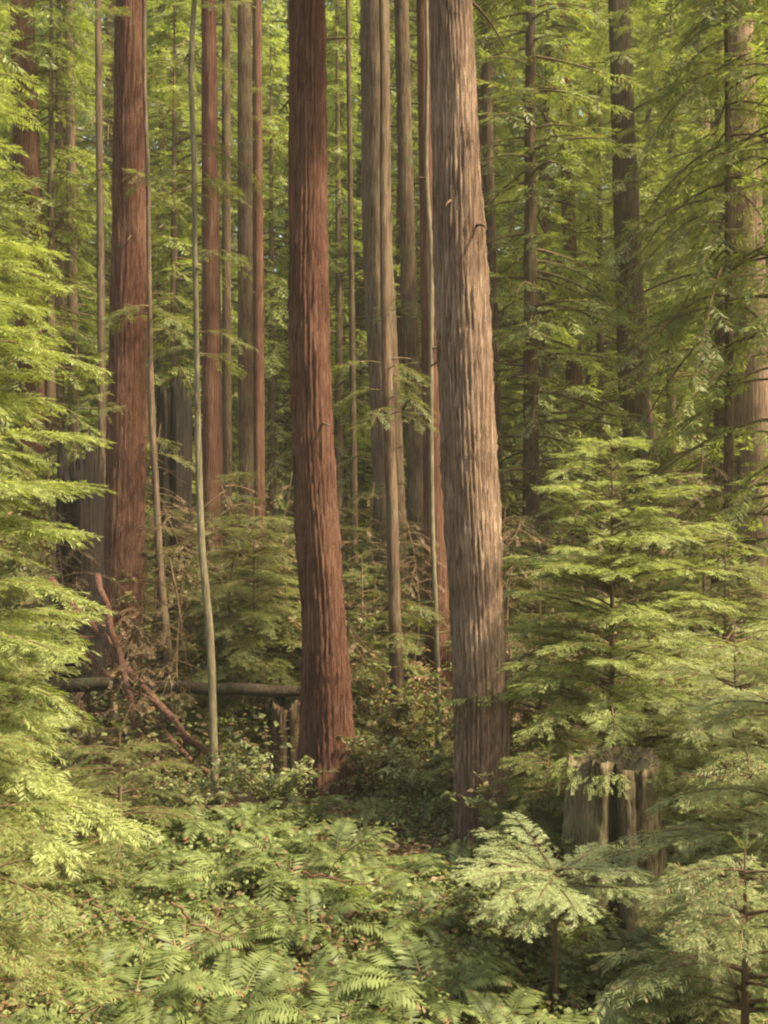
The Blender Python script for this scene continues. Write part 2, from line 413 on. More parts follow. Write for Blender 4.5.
T('U', 'thin dark trunk bending right at its foot beside the stout redwood', 15.5, [(147, 150, 5), (150, 400, 7), (158, 520, 9), (168, 640, 11)], 'grey', name='slender_tree', seg=12, ridges=6, stubs=3)
T('W', 'thread thin trunk in the bright gap right of the reddish redwood', 26, [(348, 0, 5), (352, 330, 6), (354, 500, 7)], 'dark', seg=10, ridges=5)
T('X', 'thin tan trunk just left of the stout redwood trunk', 23, [(98, 0, 6), (101, 300, 8), (103, 500, 9)], 'grey', seg=12, ridges=6)

def sprouts(key, spots, leaf='lf_mid'):
    root, loc, rad = TR[key]
    for py, n, L in spots:
        Y = root.location.y; z = CAMZ - (py - 512) / F * Y - root.location.z
        x, y = (np.interp(z, loc[:, 2], loc[:, q]) for q in range(2)); r = np.interp(z, loc[:, 2], rad)
        c = Crown(SPRF)
        for k in range(n):
            az = rng.random() * TAU
            c.limb([x + r * .9 * math.cos(az), y + r * .9 * math.sin(az), z + rng.normal(0, L * .35)], az, L * (.6 + .6 * rng.random()), .25, .5, 16, .16 + .08 * L, r=.008)
        obj('leafy_sprout', c.mesh(leaf), root)
sprouts('I2', [(385, 8, .7), (600, 5, .5)]); sprouts('D', [(160, 6, .6), (330, 3, .5)]); sprouts('C', [(180, 6, 1.0), (330, 4, .8)]); sprouts('J', [(300, 4, .7), (480, 6, .8)])
sprouts('M', [(190, 14, 1.6), (110, 28, 2.6), (30, 28, 2.8)], 'lf_back'); sprouts('O', [(200, 8, 1.5), (340, 6, 1.2)]); sprouts('G', [(180, 5, 1.0), (60, 6, 1.2)]); sprouts('N', [(330, 12, 1.4), (260, 14, 1.5), (180, 18, 1.8), (90, 18, 1.8), (10, 18, 1.8)], 'lf_back'); sprouts('U', [(300, 5, .7)]); sprouts('R', [(240, 8, 1.6), (60, 8, 1.6)]); sprouts('TT', [(200, 7, 1.2), (60, 7, 1.3)]); sprouts('S', [(60, 6, 1.2), (190, 10, 1.5), (280, 8, 1.4)]); sprouts('P', [(120, 9, 1.8), (280, 9, 1.6)]); sprouts('C', [(60, 6, .9), (440, 5, .8)]); sprouts('H', [(120, 6, 1.0), (300, 5, .9)]); sprouts('E', [(260, 5, .9), (40, 5, .9)]); sprouts('I', [(140, 5, .9), (470, 6, .9)])

def dapple_crown(key, z0, z1, Lm, nb):  # unseen crown above the frame, added to dapple the sunlight below
    root, loc, rad = TR[key]; c = Crown(SPR)
    for k in range(nb):
        z = z0 + (z1 - z0) * (k + rng.random()) / nb
        x, y = (np.interp(z, loc[:, 2], loc[:, q]) for q in range(2))
        c.limb([x, y, z], rng.random() * TAU, Lm * (.5 + .6 * rng.random()), .15, .4, 15, .6, r=.03)
    obj('crown', c.mesh('lf_back'), root)
dapple_crown('A', 9.4, 13, 2.0, 15); dapple_crown('B', 10.5, 14, 2.0, 12)

# ------------------------------------------------------------------ background conifers
def conifer_proto(seed, H, z0, Lmax, nb, ns, ssize, leaf, bark, r0, droop=0.35, protos=SPR):
    c = Crown(protos)
    for k in range(nb):
        z = z0 + (H - z0) * ((k + rng.random()) / nb)
        f = (z - z0) / (H - z0)
        L = Lmax * (1 - f) ** 0.75 * (0.55 + 0.6 * rng.random()) + 0.25
        if rng.random() < 0.12: continue                     # gaps in the crown
        c.limb([0, 0, z], rng.random() * TAU, L, rng.normal(0.1, .15), droop * (0.6 + .8 * rng.random()), max(5, int(1.0 * ns * (0.4 + L / Lmax * .6))), ssize, r=0.02 + .008 * L, start=.06)
    tr = trunk_mesh('trunk', M[bark], [[0, 0, -.4], [0.05, 0.03, H * .4], [-.05, .04, H]], [r0, r0 * .7, r0 * .12], 18, 9, .06, .3, rows=40)
    return {'trunk': tr, 'crown': c.mesh(leaf)}

def put(parts, name, loc, rz=0., scale=1., label=None, cat=None, group=None, scl=None):
    root = empty(name, loc, label, cat, group, rz)
    root.scale = scl if scl else (scale,) * 3
    for n, me in parts.items(): obj(n, me, root)
    return root

BG = [conifer_proto(0, 26, 1.5, 3.6, 150, 15, .62, 'lf_back', 'dark', .24),
      conifer_proto(1, 24, 3.0, 3.0, 130, 14, .58, 'lf_back', 'red', .22, .5),
      conifer_proto(2, 22, 0.8, 3.2, 150, 14, .60, 'lf_far', 'grey', .20, .4),
      conifer_proto(3, 28, 4.0, 3.8, 130, 16, .66, 'lf_back', 'red', .28, .6)]
BG.append(conifer_proto(4, 24, 9.4, 3.6, 90, 17, .62, 'lf_back', 'dark', .15, .6))
BGKIND = ['dense dark green conifer', 'loosely drooping conifer', 'yellow green leafy conifer', 'tall high crowned conifer', 'bare stemmed slim conifer']

BG_TREES = []
def bg(px, Y, k, s=1.0):
    p = gpt(px, Y)
    o = put(BG[k], 'conifer', p, rng.random() * TAU, s * (0.9 + .2 * rng.random()), None, 'tree', 'conifers filling the woods behind the trunks')
    BG_TREES.append((px, Y, k, o))
cols = [-60, 15, 80, 165, 235, 285, 345, 410, 500, 545, 600, 660, 715, 775, 840]
for i, px in enumerate(cols):
    bg(px + rng.normal(0, 12), 31 + 5 * rng.random(), [0, 2, 1, 2, 3, 2, 2, 1, 0, 2, 0, 2, 1, 0, 2][i])
for i, px in enumerate(np.linspace(-120, 890, 15)):
    bg(px + rng.normal(0, 18), 41 + 7 * rng.random(), i % 4, 1.15)
for i, px in enumerate(np.linspace(-120, 890, 13)):
    bg(px + rng.normal(0, 18), 52 + 7 * rng.random(), (i * 3 + 2) % 4, 1.35)
for px, Y, k in [(532, 21, 0), (546, 26, 2), (718, 21.5, 2), (720, 25, 0), (175, 28, 2), (272, 29, 2), (338, 30, 2), (50, 24, 2), (672, 29, 2), (600, 30, 2), (790, 21, 2), (870, 19, 2), (786, 15.3, 2), (-30, 22, 2), (60, 27, 0), (480, 27, 1)]:
    bg(px, Y, k, .72)

bg(728, 16, 4, .52)

# far woods: one mass on the slope behind
def far_woods():
    P = []; D = []; Nn = []; S = []
    for k in range(95):
        Y = 64 + 26 * rng.random(); x = (rng.random() * 2 - 1) * Y * 0.62
        H = 24 + 18 * rng.random(); base = float(ground(x, Y))
        n = 300
        f = rng.random(n) ** 1.2; a = rng.random(n) * TAU; rr = (1 - f) ** .7 * 4.2 * np.sqrt(rng.random(n)) + .3
        P.append(np.column_stack([x + rr * np.cos(a), Y + rr * np.sin(a), base + 1 + f * H]))
        D.append(np.column_stack([np.cos(a), np.sin(a), rng.normal(-.35, .3, n)])); Nn.append(np.column_stack([rng.normal(0, .3, (n, 2)), np.ones(n)]))
        S.append(1.5 + 1.1 * rng.random(n))
    Q = place(SPRC, np.concatenate(P), np.concatenate(D), np.concatenate(Nn), np.concatenate(S))
    tag(obj('far_woods', quads('far_woods', Q, M['lf_far'])), 'pale green wall of distant forest closing the view behind every trunk', 'woods', kind='stuff')
far_woods()

# ------------------------------------------------------------------ saplings
def sapling(name, label, base, H, Rm, tiers, per, leaf, ssize, az0=None, azs=TAU, rise=.12, droop=.28, zlo=.08, protos=SPRF, lean=(0, 0), r0=.035, taper=.85, ns=22, cat='sapling', group=None, minL=.12, bark='twig', wild=.2):
    c = Crown(protos)
    for i in range(tiers):
        f = zlo + (1 - zlo) * (i + .3 * rng.random()) / tiers
        for j in range(per):
            L = (Rm * (1 - f) ** taper) * (.95 + wild * 1.3 * rng.normal(0, .8)) + minL; L = max(L, .15)
            az = (rng.random() * TAU if az0 is None else az0 + (rng.random() - .5) * azs)
            z = f * H + rng.normal(0, .015 + .09 * wild)
            c.limb([lean[0] * f, lean[1] * f, z], az, L, rise + .25 * f + rng.normal(0, .06), droop * (.7 + .6 * rng.random()), max(6, int(ns * L / Rm)), ssize * (.6 + .5 * (1 - f)), r=.006 + .006 * L, noise=.12)
    P, D, Nn, S = [np.array(v) for v in ([[lean[0], lean[1], H * .985]] * 5, [[math.cos(a), math.sin(a), 1.4] for a in np.arange(5) * 1.256], [[0, 0.4, 1.]] * 5, [ssize * .55] * 5)]
    c.P.append(P); c.D.append(D); c.N.append(Nn); c.S.append(S)
    root = empty(name, base, label, cat, group)
    w = Wood(); n = 8; t = np.linspace(0, 1, n)
    w.tube(np.column_stack([lean[0] * t, lean[1] * t, -.15 + (H + .15) * t]), r0 * (1 - .88 * t), 8)
    obj('trunk', w.mesh('trunk', M[bark]), root)
    obj('crown', c.mesh(leaf), root)
    return root

SG = 'young conifers in the understory'
sapling('young_conifer', 'bright yellow green young conifer filling the left edge', gpt(-78, 5.6), 5.15, .88, 15, 11, 'lf_bright', .20, group=SG, droop=.32, rise=.2, ns=58, taper=.34, r0=.05, zlo=.27)
sapling('young_conifer', 'low leafy young conifer at the lower left corner', gpt(-40, 4.9), 1.9, .5, 7, 8, 'lf_mid', .19, group=SG, taper=.4, ns=34)
sapling('young_conifer', 'bright pointed young conifer behind the mossy stump on the right', gpt(612, 10.2), 3.85, 1.4, 12, 12, 'lf_bright', .23, group=SG, rise=.3, droop=.3, ns=50, taper=.62, r0=.04, zlo=.33, wild=.32)
sapling('young_conifer', 'olive broad young conifer right of the mossy stump', gpt(800, 6.7), 2.5, .85, 9, 9, 'lf_olive', .22, group=SG, rise=.15, droop=.32, taper=.5, ns=40)
sapling('young_conifer', 'leaning olive conifer at the right edge under the orange brown trunk', gpt(735, 8.4), 2.3, 1.0, 8, 9, 'lf_olive', .23, group=SG, rise=.18, droop=.3, taper=.5, ns=40)
sapling('young_conifer', 'duller young conifer behind the bright one filling the left edge', gpt(-25, 8.6), 3.2, .9, 11, 9, 'lf_mid', .24, group=SG, rise=.2, droop=.32, taper=.5, ns=46)
sapling('young_conifer', 'tall leafy young conifer right of the foot of the slender pale pole', gpt(254, 14.4), 3.2, 1.05, 11, 8, 'lf_mid', .24, group=SG, rise=.15, droop=.3, taper=.5, ns=34)
sapling('young_conifer', 'low young conifer left of the splintered stump', gpt(120, 9.8), 1.3, .75, 6, 8, 'lf_mid', .2, group=SG, rise=.15, droop=.3, taper=.5, ns=34)
sapling('young_conifer', 'low young conifer covering the right foot of the furrowed redwood', gpt(548, 8.9), 1.15, .5, 6, 9, 'lf_mid', .2, group=SG, rise=.12, droop=.3, taper=.5, ns=34)
sapling('young_conifer', 'olive young conifer just behind the right side of the mossy stump', gpt(738, 9.3), 1.9, .7, 8, 9, 'lf_olive', .22, group=SG, rise=.15, droop=.3, taper=.5, ns=36)
for px_, Y_, H_, R_, lb_ in [(165, 17.5, 3.6, 1.4, 'feathery young conifer between the bending thin trunk and the slender pale pole'), (236, 18.5, 4.2, 1.5, 'feathery young conifer under the row of three dark trunks'),
                       (340, 17, 3.8, 1.3, 'feathery young conifer showing just past the right edge of the reddish redwood'), (418, 16.6, 3.4, 1.1, 'feathery young conifer under the narrow dark trunk beside the furrowed redwood'),
                       (285, 16.8, 3.4, 1.3, 'feathery young conifer peeking past the left edge of the reddish redwood'), (505, 15.5, 3.6, 1.3, 'feathery young conifer against the right edge of the furrowed redwood')]:
    sapling('young_conifer', lb_, gpt(px_, Y_), H_ * .85, R_, 10, 8, 'lf_shrub', .32, group=SG, ns=30, wild=.3)
sapling('young_conifer', 'low spreading olive conifer at the lower right corner', gpt(745, 5.3), 1.35, .6, 6, 9, 'lf_olive', .19, group=SG, rise=.12, droop=.35, taper=.45, ns=36)
sapling('young_conifer', 'small olive conifer in the ferns right below the mossy stump', gpt(700, 6.6), .75, .42, 5, 8, 'lf_olive', .17, group=SG, droop=.35, taper=.5, ns=30)
sapling('young_conifer', 'flat topped pale seedling spreading before the foot of the furrowed redwood', gpt(555, 7.0), .92, .56, 3, 11, 'lf_pale', .17, group=SG, rise=.1, droop=.22, zlo=.86, taper=.05, ns=40)
sapling('young_conifer', 'dim young conifer between furrowed redwood and bright pointed one', gpt(540, 11.5), 2.4, 1.1, 9, 8, 'lf_mid', .25, group=SG, ns=34)
sapling('young_conifer', 'dim young conifer before the orange brown edge trunk', gpt(725, 12), 3.0, 1.4, 10, 8, 'lf_mid', .28, group=SG, ns=36)
sapling('young_conifer', 'thin young conifer in the gap left of the reddish redwood', gpt(258, 15), 2.7, 1.3, 9, 8, 'lf_mid', .3, group=SG, ns=34)
sapling('young_conifer', 'young conifer just right of the reddish redwood foot', gpt(362, 14.4), 2.5, 1.1, 8, 7, 'lf_mid', .3, group=SG, ns=30)
sapling('young_conifer', 'leafy young conifer beside the charred hollow stump', gpt(60, 17.8), 1.9, 1.1, 7, 7, 'lf_shrub', .3, group=SG, ns=30)

# ------------------------------------------------------------------ shrubs
def shrub_proto(H, R, stems, leaf, ls, bark='twig', nleaf=16):
    w = Wood(); P = []; D = []; Nn = []; S = []
    for k in range(stems):
        az = rng.random() * TAU; L = H * (.6 + .5 * rng.random()); out = R * (.3 + .7 * rng.random())
        n = 8; t = np.linspace(0, 1, n)
        st = np.column_stack([math.cos(az) * out * t ** 1.3 + .03 * rng.standard_normal(n) * t, math.sin(az) * out * t ** 1.3 + .03 * rng.standard_normal(n) * t, L * (t - .18 * t ** 3) - .05])
        w.tube(st, np.linspace(.011, .003, n), 4, cap=False)
        for q in range(9):
            f = .25 + .75 * rng.random(); i = f * (n - 1); i0 = min(int(i), n - 2); o = st[i0] * (1 - (i - i0)) + st[i0 + 1] * (i - i0)
            tl = (.18 + .3 * rng.random()) * H * .45
            pts = limb(o, rng.random() * TAU, tl, rng.normal(.25, .3), .3, rng.normal(0, .5), 5)
            w.tube(pts, np.linspace(.004, .0015, 5), 3, cap=False)
            tt = rng.random(nleaf); ii = tt * 4; j0 = np.minimum(ii.astype(int), 3); fr = (ii - j0)[:, None]
            P.append(pts[j0] * (1 - fr) + pts[j0 + 1] * fr + rng.normal(0, .012, (nleaf, 3)))
            D.append(rng.normal(0, 1, (nleaf, 3)) * [1, 1, .45]); Nn.append(np.column_stack([rng.normal(0, .35, (nleaf, 2)), np.ones(nleaf)])); S.append(ls * (.6 + .8 * rng.random(nleaf)))
    lf = [np.array([[[0, 0, 0], [.26, .5, .04], [0, 1, -.06], [-.26, .5, .04]]])]
    Q = place(lf, np.concatenate(P), np.concatenate(D), np.concatenate(Nn), np.concatenate(S))
    return {'stems': w.mesh('stems', M[bark]), 'foliage': quads('foliage', Q, M[leaf])}

SH = [shrub_proto(1.8, .9, 16, 'lf_shrub', .075), shrub_proto(1.3, .9, 14, 'lf_shrub', .065, 'redtwig'), shrub_proto(1.1, 1.0, 15, 'lf_olive', .07), shrub_proto(1.5, 1.0, 12, 'lf_dead', .06, 'redtwig', 7)]
SHRUBS = []
def shrub(px, Y, k, s=1.0):
    o = put(SH[k], 'shrub', gpt(px, Y), rng.random() * TAU, s * (.9 + .2 * rng.random()), None, 'shrub', 'leafy shrubs between the trunks')
    SHRUBS.append((px, Y, k, o))
for a in [(240, 15, 0, 1.15), (285, 15.5, 0, 1.1), (210, 15.2, 1, .9), (150, 11.2, 1, .55), (270, 12.4, 3, .5), (175, 15, 3, .8), (135, 14.8, 3, .9), (85, 12.2, 1, .5), (110, 10.4, 1, .6),
          (270, 11.4, 2, .8), (372, 11.8, 1, .9), (405, 12.6, 0, 1.0), (430, 11.2, 2, .8), (352, 14.5, 0, 1.3), (455, 14, 3, 1.2), (520, 12.4, 1, 1.1), (560, 13.5, 0, 1.2), (610, 13, 3, 1.2),
          (655, 14.5, 0, 1.3), (700, 13.5, 1, 1.2), (760, 12.5, 0, 1.2), (30, 15, 0, 1.2), (180, 17, 0, 1.3), (235, 18, 0, 1.4), (300, 18.5, 1, 1.4), (345, 19.5, 0, 1.4), (420, 20, 3, 1.4), (500, 18, 0, 1.5),
          (560, 19, 1, 1.5), (620, 20, 0, 1.5), (690, 18.5, 0, 1.5), (150, 21, 3, 1.6), (60, 19, 0, 1.5), (208, 10.9, 2, .6), (520, 9.4, 0, .5), (530, 9.2, 2, .9), (520, 7.6, 2, .8)]:
    shrub(*a)

def dead_tree_proto(H):
    w = Wood(); n = 9; t = np.linspace(0, 1, n)
    st = np.column_stack([.05 * rng.standard_normal(n) * t, .05 * rng.standard_normal(n) * t, H * t - .1])
    w.tube(st, .022 * (1 - .85 * t) + .002, 6); tr = w.mesh('trunk', M['twig'])
    w = Wood(); c = Crown(SPRF)
    for k in range(46):
        f = .12 + .85 * rng.random(); az = rng.random() * TAU; L = (.35 + .75 * rng.random()) * (1.1 - .6 * f)
        o = [np.interp(f, t, st[:, 0]), np.interp(f, t, st[:, 1]), f * H]
        p = limb(o, az, L, rng.normal(.05, .25), .45, rng.normal(0, .6), 6); c.w.tube(p, np.linspace(.007, .002, 6), 4, cap=False)
        for q in range(4):
            i = int(rng.integers(2, 6)); p2 = limb(p[i], az + rng.normal(0, .9), L * .35, rng.normal(0, .4), .4, 0, 4)
            c.w.tube(p2, np.linspace(.003, .001, 4), 3, cap=False)
        for a, v in zip((c.P, c.D, c.N, c.S), dress(p, 3, .16)): a.append(v)
    return {'trunk': tr, 'crown': c.mesh('lf_dead')}
DT = [dead_tree_proto(3.2), dead_tree_proto(2.4), dead_tree_proto(4.0)]
DEAD = []
for px, Y, k, q in [(140, 12.8, 1, 1.), (178, 13.6, 0, 1.), (232, 14.5, 0, 1.1), (285, 15, 2, .9), (345, 13.2, 1, 1.), (372, 16, 2, .9), (415, 14.5, 0, 1.), (512, 12.5, 0, 1.), (545, 16, 2, 1.), (590, 15, 2, .9), (650, 16.5, 2, 1.), (700, 15, 0, 1.2), (60, 13.5, 0, 1.), (155, 17, 2, 1.1)]:
    o = put(DT[k], 'dead_sapling', gpt(px, Y), rng.random() * TAU, q, None, 'sapling', 'dead brown saplings between the trunks'); DEAD.append((px, Y, k, o))

# ------------------------------------------------------------------ ferns
def frond_mesh(L, droop, seed):
    g = np.random.default_rng(seed); Q = []
    n = 24
    def ax(t): return np.array([L * (t * .78), 0, L * (1.2 * t - (droop + .3) * t * t)])
    for i in range(n):
        t = .12 + .86 * i / (n - 1); b = ax(t); tv = ax(t + .02) - b; tv /= np.linalg.norm(tv)
        pl = L * .17 * (math.sin(math.pi * (t * .82 + .14)) ** .8) + .012; pw = L * .030
        for s in (-1, 1):
            d = np.array([tv[0] * .35, s * 1., tv[2] * .35 - .18 + g.normal() * .1]); d /= np.linalg.norm(d)
            Q.append([b - tv * pw * .5, b + d * pl * .55 - tv * pw * .55, b + d * pl * (.9 + .2 * g.random()), b + d * pl * .5 + tv * pw * .6])
    for i in range(8):                                       # the rib
        a, b = ax(i / 8), ax((i + 1) / 8); w = .005 * (1.2 - i / 8)
        Q.append([a + [0, w, 0], a - [0, w, 0], b - [0, w, 0], b + [0, w, 0]])
    return quads('frond', Q, M['lf_fern'])
FR = [frond_mesh(.62, .55, 1), frond_mesh(.75, .72, 2), frond_mesh(.55, .40, 3), frond_mesh(.7, .95, 4)]
FERNS = []
def fern(px, Y, s=1.0, n=14):
    if Y < 5.8: s *= .82
    root = empty('sword_fern', gpt(px, Y), None, 'fern', 'sword ferns on the forest floor', rng.random() * TAU)
    root.scale = (s,) * 3
    for k in range(n):
        o = obj('frond', FR[int(rng.integers(0, 4))], root)
        o.rotation_euler = (rng.normal(0, .12), rng.normal(0, .16), k / n * TAU + rng.normal(0, .2)); q = .8 + .35 * rng.random(); o.scale = (q,) * 3
    FERNS.append((px, Y, s, root))
for a in [(150, 8.4, 1.0), (230, 8.9, 1.0), (290, 8.7, .95), (335, 9.2, .9), (395, 8.9, .9), (420, 7.9, .95), (180, 7.4, 1.0), (310, 7.7, 1.0), (212, 10.0, 1.0), (250, 10.1, .9), (195, 9.8, .9), (245, 9.7, .85), (275, 9.2, .9), (310, 10.6, .9), (455, 9.0, .8), (495, 8.3, .8), (640, 7.4, .9), (570, 7.9, .8), (40, 5.6, 1.0), (150, 5.9, 1.0), (255, 5.5, .95), (350, 5.7, .95), (440, 5.4, .9), (540, 5.6, 1.0), (630, 5.3, .9), (100, 6.9, .9), (205, 7.2, .8), (300, 6.9, .85), (395, 7.1, .9), (455, 7.4, .8), (500, 6.4, .85),
          (20, 7.6, .9), (60, 8.6, .8), (140, 9.4, 1.1), (165, 9.9, .9), (235, 10.4, .8), (290, 10.0, .75), (325, 8.4, .8), (265, 8.2, .6), (415, 9.3, .8), (380, 10.6, .8), (590, 7.3, .8), (680, 5.6, .9), (745, 6.0, .9),
          (170, 5.4, 1.15), (300, 5.2, 1.1), (395, 5.3, 1.15), (480, 5.5, 1.1), (60, 5.2, 1.2), (225, 6.6, 1.1), (340, 6.4, 1.05), (130, 6.4, 1.1), (265, 7.6, 1.0), (430, 6.8, 1.1), (370, 8.3, 1.0), (190, 8.6, 1.0), (120, 8.0, .7), (355, 9.7, .7), (210, 6.2, .8), (405, 6.1, .8), (310, 6.2, .75), (85, 6.0, .8), (590, 6.0, .8), (445, 10.8, .7)]:
    fern(*a)
TOPFERN = None

# ------------------------------------------------------------------ ground cover, litter
def scatter(name, label, cat, n, xr, yr, zl, size, mat, dens, flat=.5):
    Y = yr[0] + (yr[1] - yr[0]) * rng.random(n) ** .9; x = (rng.random(n) * 2 - 1) * (xr[0] + xr[1] * Y)
    keep = dens(x, Y) > rng.random(n); x = x[keep]; Y = Y[keep]; n = len(x)
    z = ground(x, Y) + zl[0] + (zl[1] - zl[0]) * rng.random(n) ** 1.3
    lf = [np.array([[[0, 0, 0], [.34, .5, .05], [0, 1, -.1], [-.34, .5, .05]]])]
    D = rng.normal(0, 1, (n, 3)) * [1, 1, flat * .8]; Nn = np.column_stack([rng.normal(0, flat, (n, 2)), np.ones(n)])
    Q = place(lf, np.column_stack([x, Y, z]), D, Nn, size * (.6 + .8 * rng.random(n)))
    tag(obj(name, quads(name, Q, M[mat])), label, cat, kind='stuff')
def patch(x, y): return .5 + .5 * np.sin(x * 1.9 + 1.0 + .8 * np.sin(y * 1.3)) * np.sin(y * 1.5 + .5)
scatter('ground_cover', 'bright green carpet of small leaves over the open forest floor', 'ground cover', 200000, (1.0, .45), (4.2, 12.5), (.0, .26), .042, 'lf_ground', lambda x, y: np.clip(-.06 + 1.15 * patch(x * 1.2, y * 1.2) + .35 * np.sin(x * 5 + y * 3.1) * np.sin(y * 4.3 - x), 0, 1))
scatter('undergrowth', 'tangled olive undergrowth between the trunks farther back', 'undergrowth', 150000, (2.0, .5), (12.2, 34), (.02, .75), .085, 'lf_shrub', lambda x, y: np.clip(.2 + .9 * patch(x * .6, y * .5), 0, 1))
scatter('leaf_litter', 'brown leaf and needle litter lying on the ground', 'litter', 60000, (1.0, .45), (4.2, 15), (.003, .03), .06, 'lf_litter', lambda x, y: np.ones_like(x), .25)

# ------------------------------------------------------------------ stumps, logs, sticks
def stump(name, label, px, Y, w, h, mat, slot=None, jag=.12, cat='stump', seg=110, taper=.12, top='lf_olive'):
    base = gpt(px, Y); root = empty(name, base, label, cat)
    th = np.arange(seg) / seg * TAU; rows = 22; u = np.linspace(-.2, 1, rows); ph = rng.random(5) * TAU
    TH, U = np.meshgrid(th, u)
    r = w / 2 * (1 + taper * (1 - U) + .25 * np.exp(-np.maximum(U, 0) * 7) * (1 + .5 * np.sin(5 * TH + ph[0])))
    r = r * (1 + .07 * (np.abs(np.sin(TH * 13 + 1.3 * np.sin(U * 3 + ph[1]) + np.sin(TH * 3 + U * 5))) ** .5 - .6) + .07 * np.sin(2 * TH + ph[2]) + .05 * np.sin(7 * TH + U * 9 + ph[3]) * U + rng.normal(0, .022, TH.shape))
    if slot is not None:
        for s_, wd, dp in slot:
            r = r * (1 - dp * np.exp(-((np.angle(np.exp(1j * (TH - s_)))) / wd) ** 2))
    topz = 1 + jag * np.sin(TH * 2 + ph[3]) + jag * .8 * np.sin(5 * TH + ph[4]) + rng.normal(0, jag * .35, seg)[None]
    Z = h * np.where(U > 0, U * topz, U)
    V = np.stack([r * np.cos(TH), r * np.sin(TH), Z], -1).reshape(-1, 3)
    i = np.arange(rows - 1)[:, None]; j = np.arange(seg)[None]; a = i * seg + j; b = i * seg + (j + 1) % seg
    Fq = np.stack([a, b, b + seg, a + seg], -1).reshape(-1, 4)
    # hollow top: rings going in and down
    k0 = (rows - 1) * seg; V2 = [V]; prev = k0; n = len(V); Fs = [Fq]
    for q, (fr, dz) in enumerate([(.72, -.10), (.45, -.22), (.02, -.26)]):
        ring = V[k0:k0 + seg] * [fr, fr, 1] + [0, 0, dz * h]; V2.append(ring); cur = n; n += seg
        jj = np.arange(seg); Fs.append(np.stack([prev + jj, prev + (jj + 1) % seg, cur + (jj + 1) % seg, cur + jj], -1)); prev = cur
    obj('trunk', mesh_from('trunk', np.concatenate(V2), np.concatenate(Fs), M[mat], True), root)
    return root

st = stump('tree_stump', 'mossy brown stump with a dark vertical slot, right of the furrowed redwood', 613, 8.4, .72, 1.16, 'stump', [(-1.75, .10, .5), (-1.25, .05, .2)], .025)
c = Crown(SPRF)
for k in range(30):
    az = rng.random() * TAU
    c.limb([.25 * math.cos(az), .25 * math.sin(az), 1.12], az + rng.normal(0, .3), .13 + .15 * rng.random(), .5, .9, 9, .085, r=.003)
obj('leafy_sprouts', quads('leafy_sprouts', c.Q(), M['lf_bright']), st)
stump('tree_stump', 'tall charred black hollow stump beside the stout left redwood', 80, 15, .62, 3.5, 'char', [(-1.9, .35, .5)], .07)
stump('tree_stump', 'tall dark broken stump behind the slender pale pole', 174, 19, .6, 4.9, 'char', [(-1.6, .2, .25)], .03)
stump('tree_stump', 'low splintered brown stump left of the reddish redwood foot', 224, 10.6, .66, .30, 'dark', [(-1.4, .1, .4), (-2.2, .12, .4), (-.8, .1, .35)], .10)
stump('tree_stump', 'small rotten stump in the ferns before the reddish redwood', 335, 7.9, .30, .14, 'dark', [(-1.4, .3, .4)], .25)

def log(name, label, p0, p1, r0, r1, mat, cat, sag=.05, group=None, twigs=0):
    p0 = np.array(p0); p1 = np.array(p1); n = 14; t = np.linspace(0, 1, n)[:, None]
    P = p0 * (1 - t) + p1 * t; P = P + np.column_stack([.02 * rng.standard_normal(n), .02 * rng.standard_normal(n), -sag * np.sin(t[:, 0] * math.pi) + .012 * rng.standard_normal(n)])
    base = P[0].copy(); root = empty(name, base, label, cat, group); P = P - base
    w = Wood(); w.tube(P, np.linspace(r0, r1, n), 12, .06); obj('trunk' if r0 > .06 else 'stem', w.mesh('stem', M[mat]), root)
    for k in range(twigs):
        i = int(rng.integers(3, n - 1)); w = Wood()
        q = limb(P[i], rng.random() * TAU, .25 + .5 * rng.random(), rng.normal(.5, .4), .3, rng.normal(0, .6), 6)
        w.tube(q, np.linspace(max(.004, r1 * .6), .002, 6), 5)
        obj('twig', w.mesh('twig', M[mat]), root)
stump('tree_stump', 'rotten dark stump under the left end of the level fallen log', 70, 13.6, .42, .82, 'dark', [(-1.5, .2, .3)], .05)
stump('tree_stump', 'rotten dark stump under the right end of the level fallen log', 288, 13.3, .36, .80, 'dark', [(-1.5, .2, .3)], .05)
log('fallen_log', 'dark fallen log lying level on two rotten stumps left of the reddish redwood', at(40, 684, 13.6), at(322, 692, 13.3), .085, .07, 'rot', 'log', 0)
log('fallen_log', 'reddish dead trunk slanting down from the charred stump, longest of its bunch', at(52, 578, 14.5), gpt(236, 12.4), .065, .04, 'redtwig', 'log', .02, twigs=4)
log('fallen_log', 'reddish dead trunk lying low beneath the longest slanting one', at(48, 612, 14.4), gpt(205, 12.9), .05, .03, 'redtwig', 'log', .02, twigs=3)
log('fallen_log', 'short steep reddish dead trunk leaning across the two slanting ones', at(98, 575, 14.2), gpt(150, 12.6), .045, .03, 'redtwig', 'log', .02, twigs=3)
log('fallen_log', 'brown rotting log sloping through ferns under the fallen level one', gpt(150, 10.9) + [0, 0, .08], gpt(292, 11.3) + [0, 0, .14], .09, .07, 'dark', 'log', 0)
log('fallen_log', 'short mossy log half sunk in leaves left of the stump', gpt(470, 8.2) + [0, 0, .1], gpt(400, 7.6) + [0, 0, .08], .07, .055, 'stump', 'log', 0)
log('fallen_log', 'brown log leaning up behind the bright pointed conifer', gpt(500, 13.5) + [0, 0, .5], gpt(640, 15) + [0, 0, 1.1], .10, .07, 'brown', 'log', 0)
ST = 'dead sticks lying and leaning in the undergrowth'
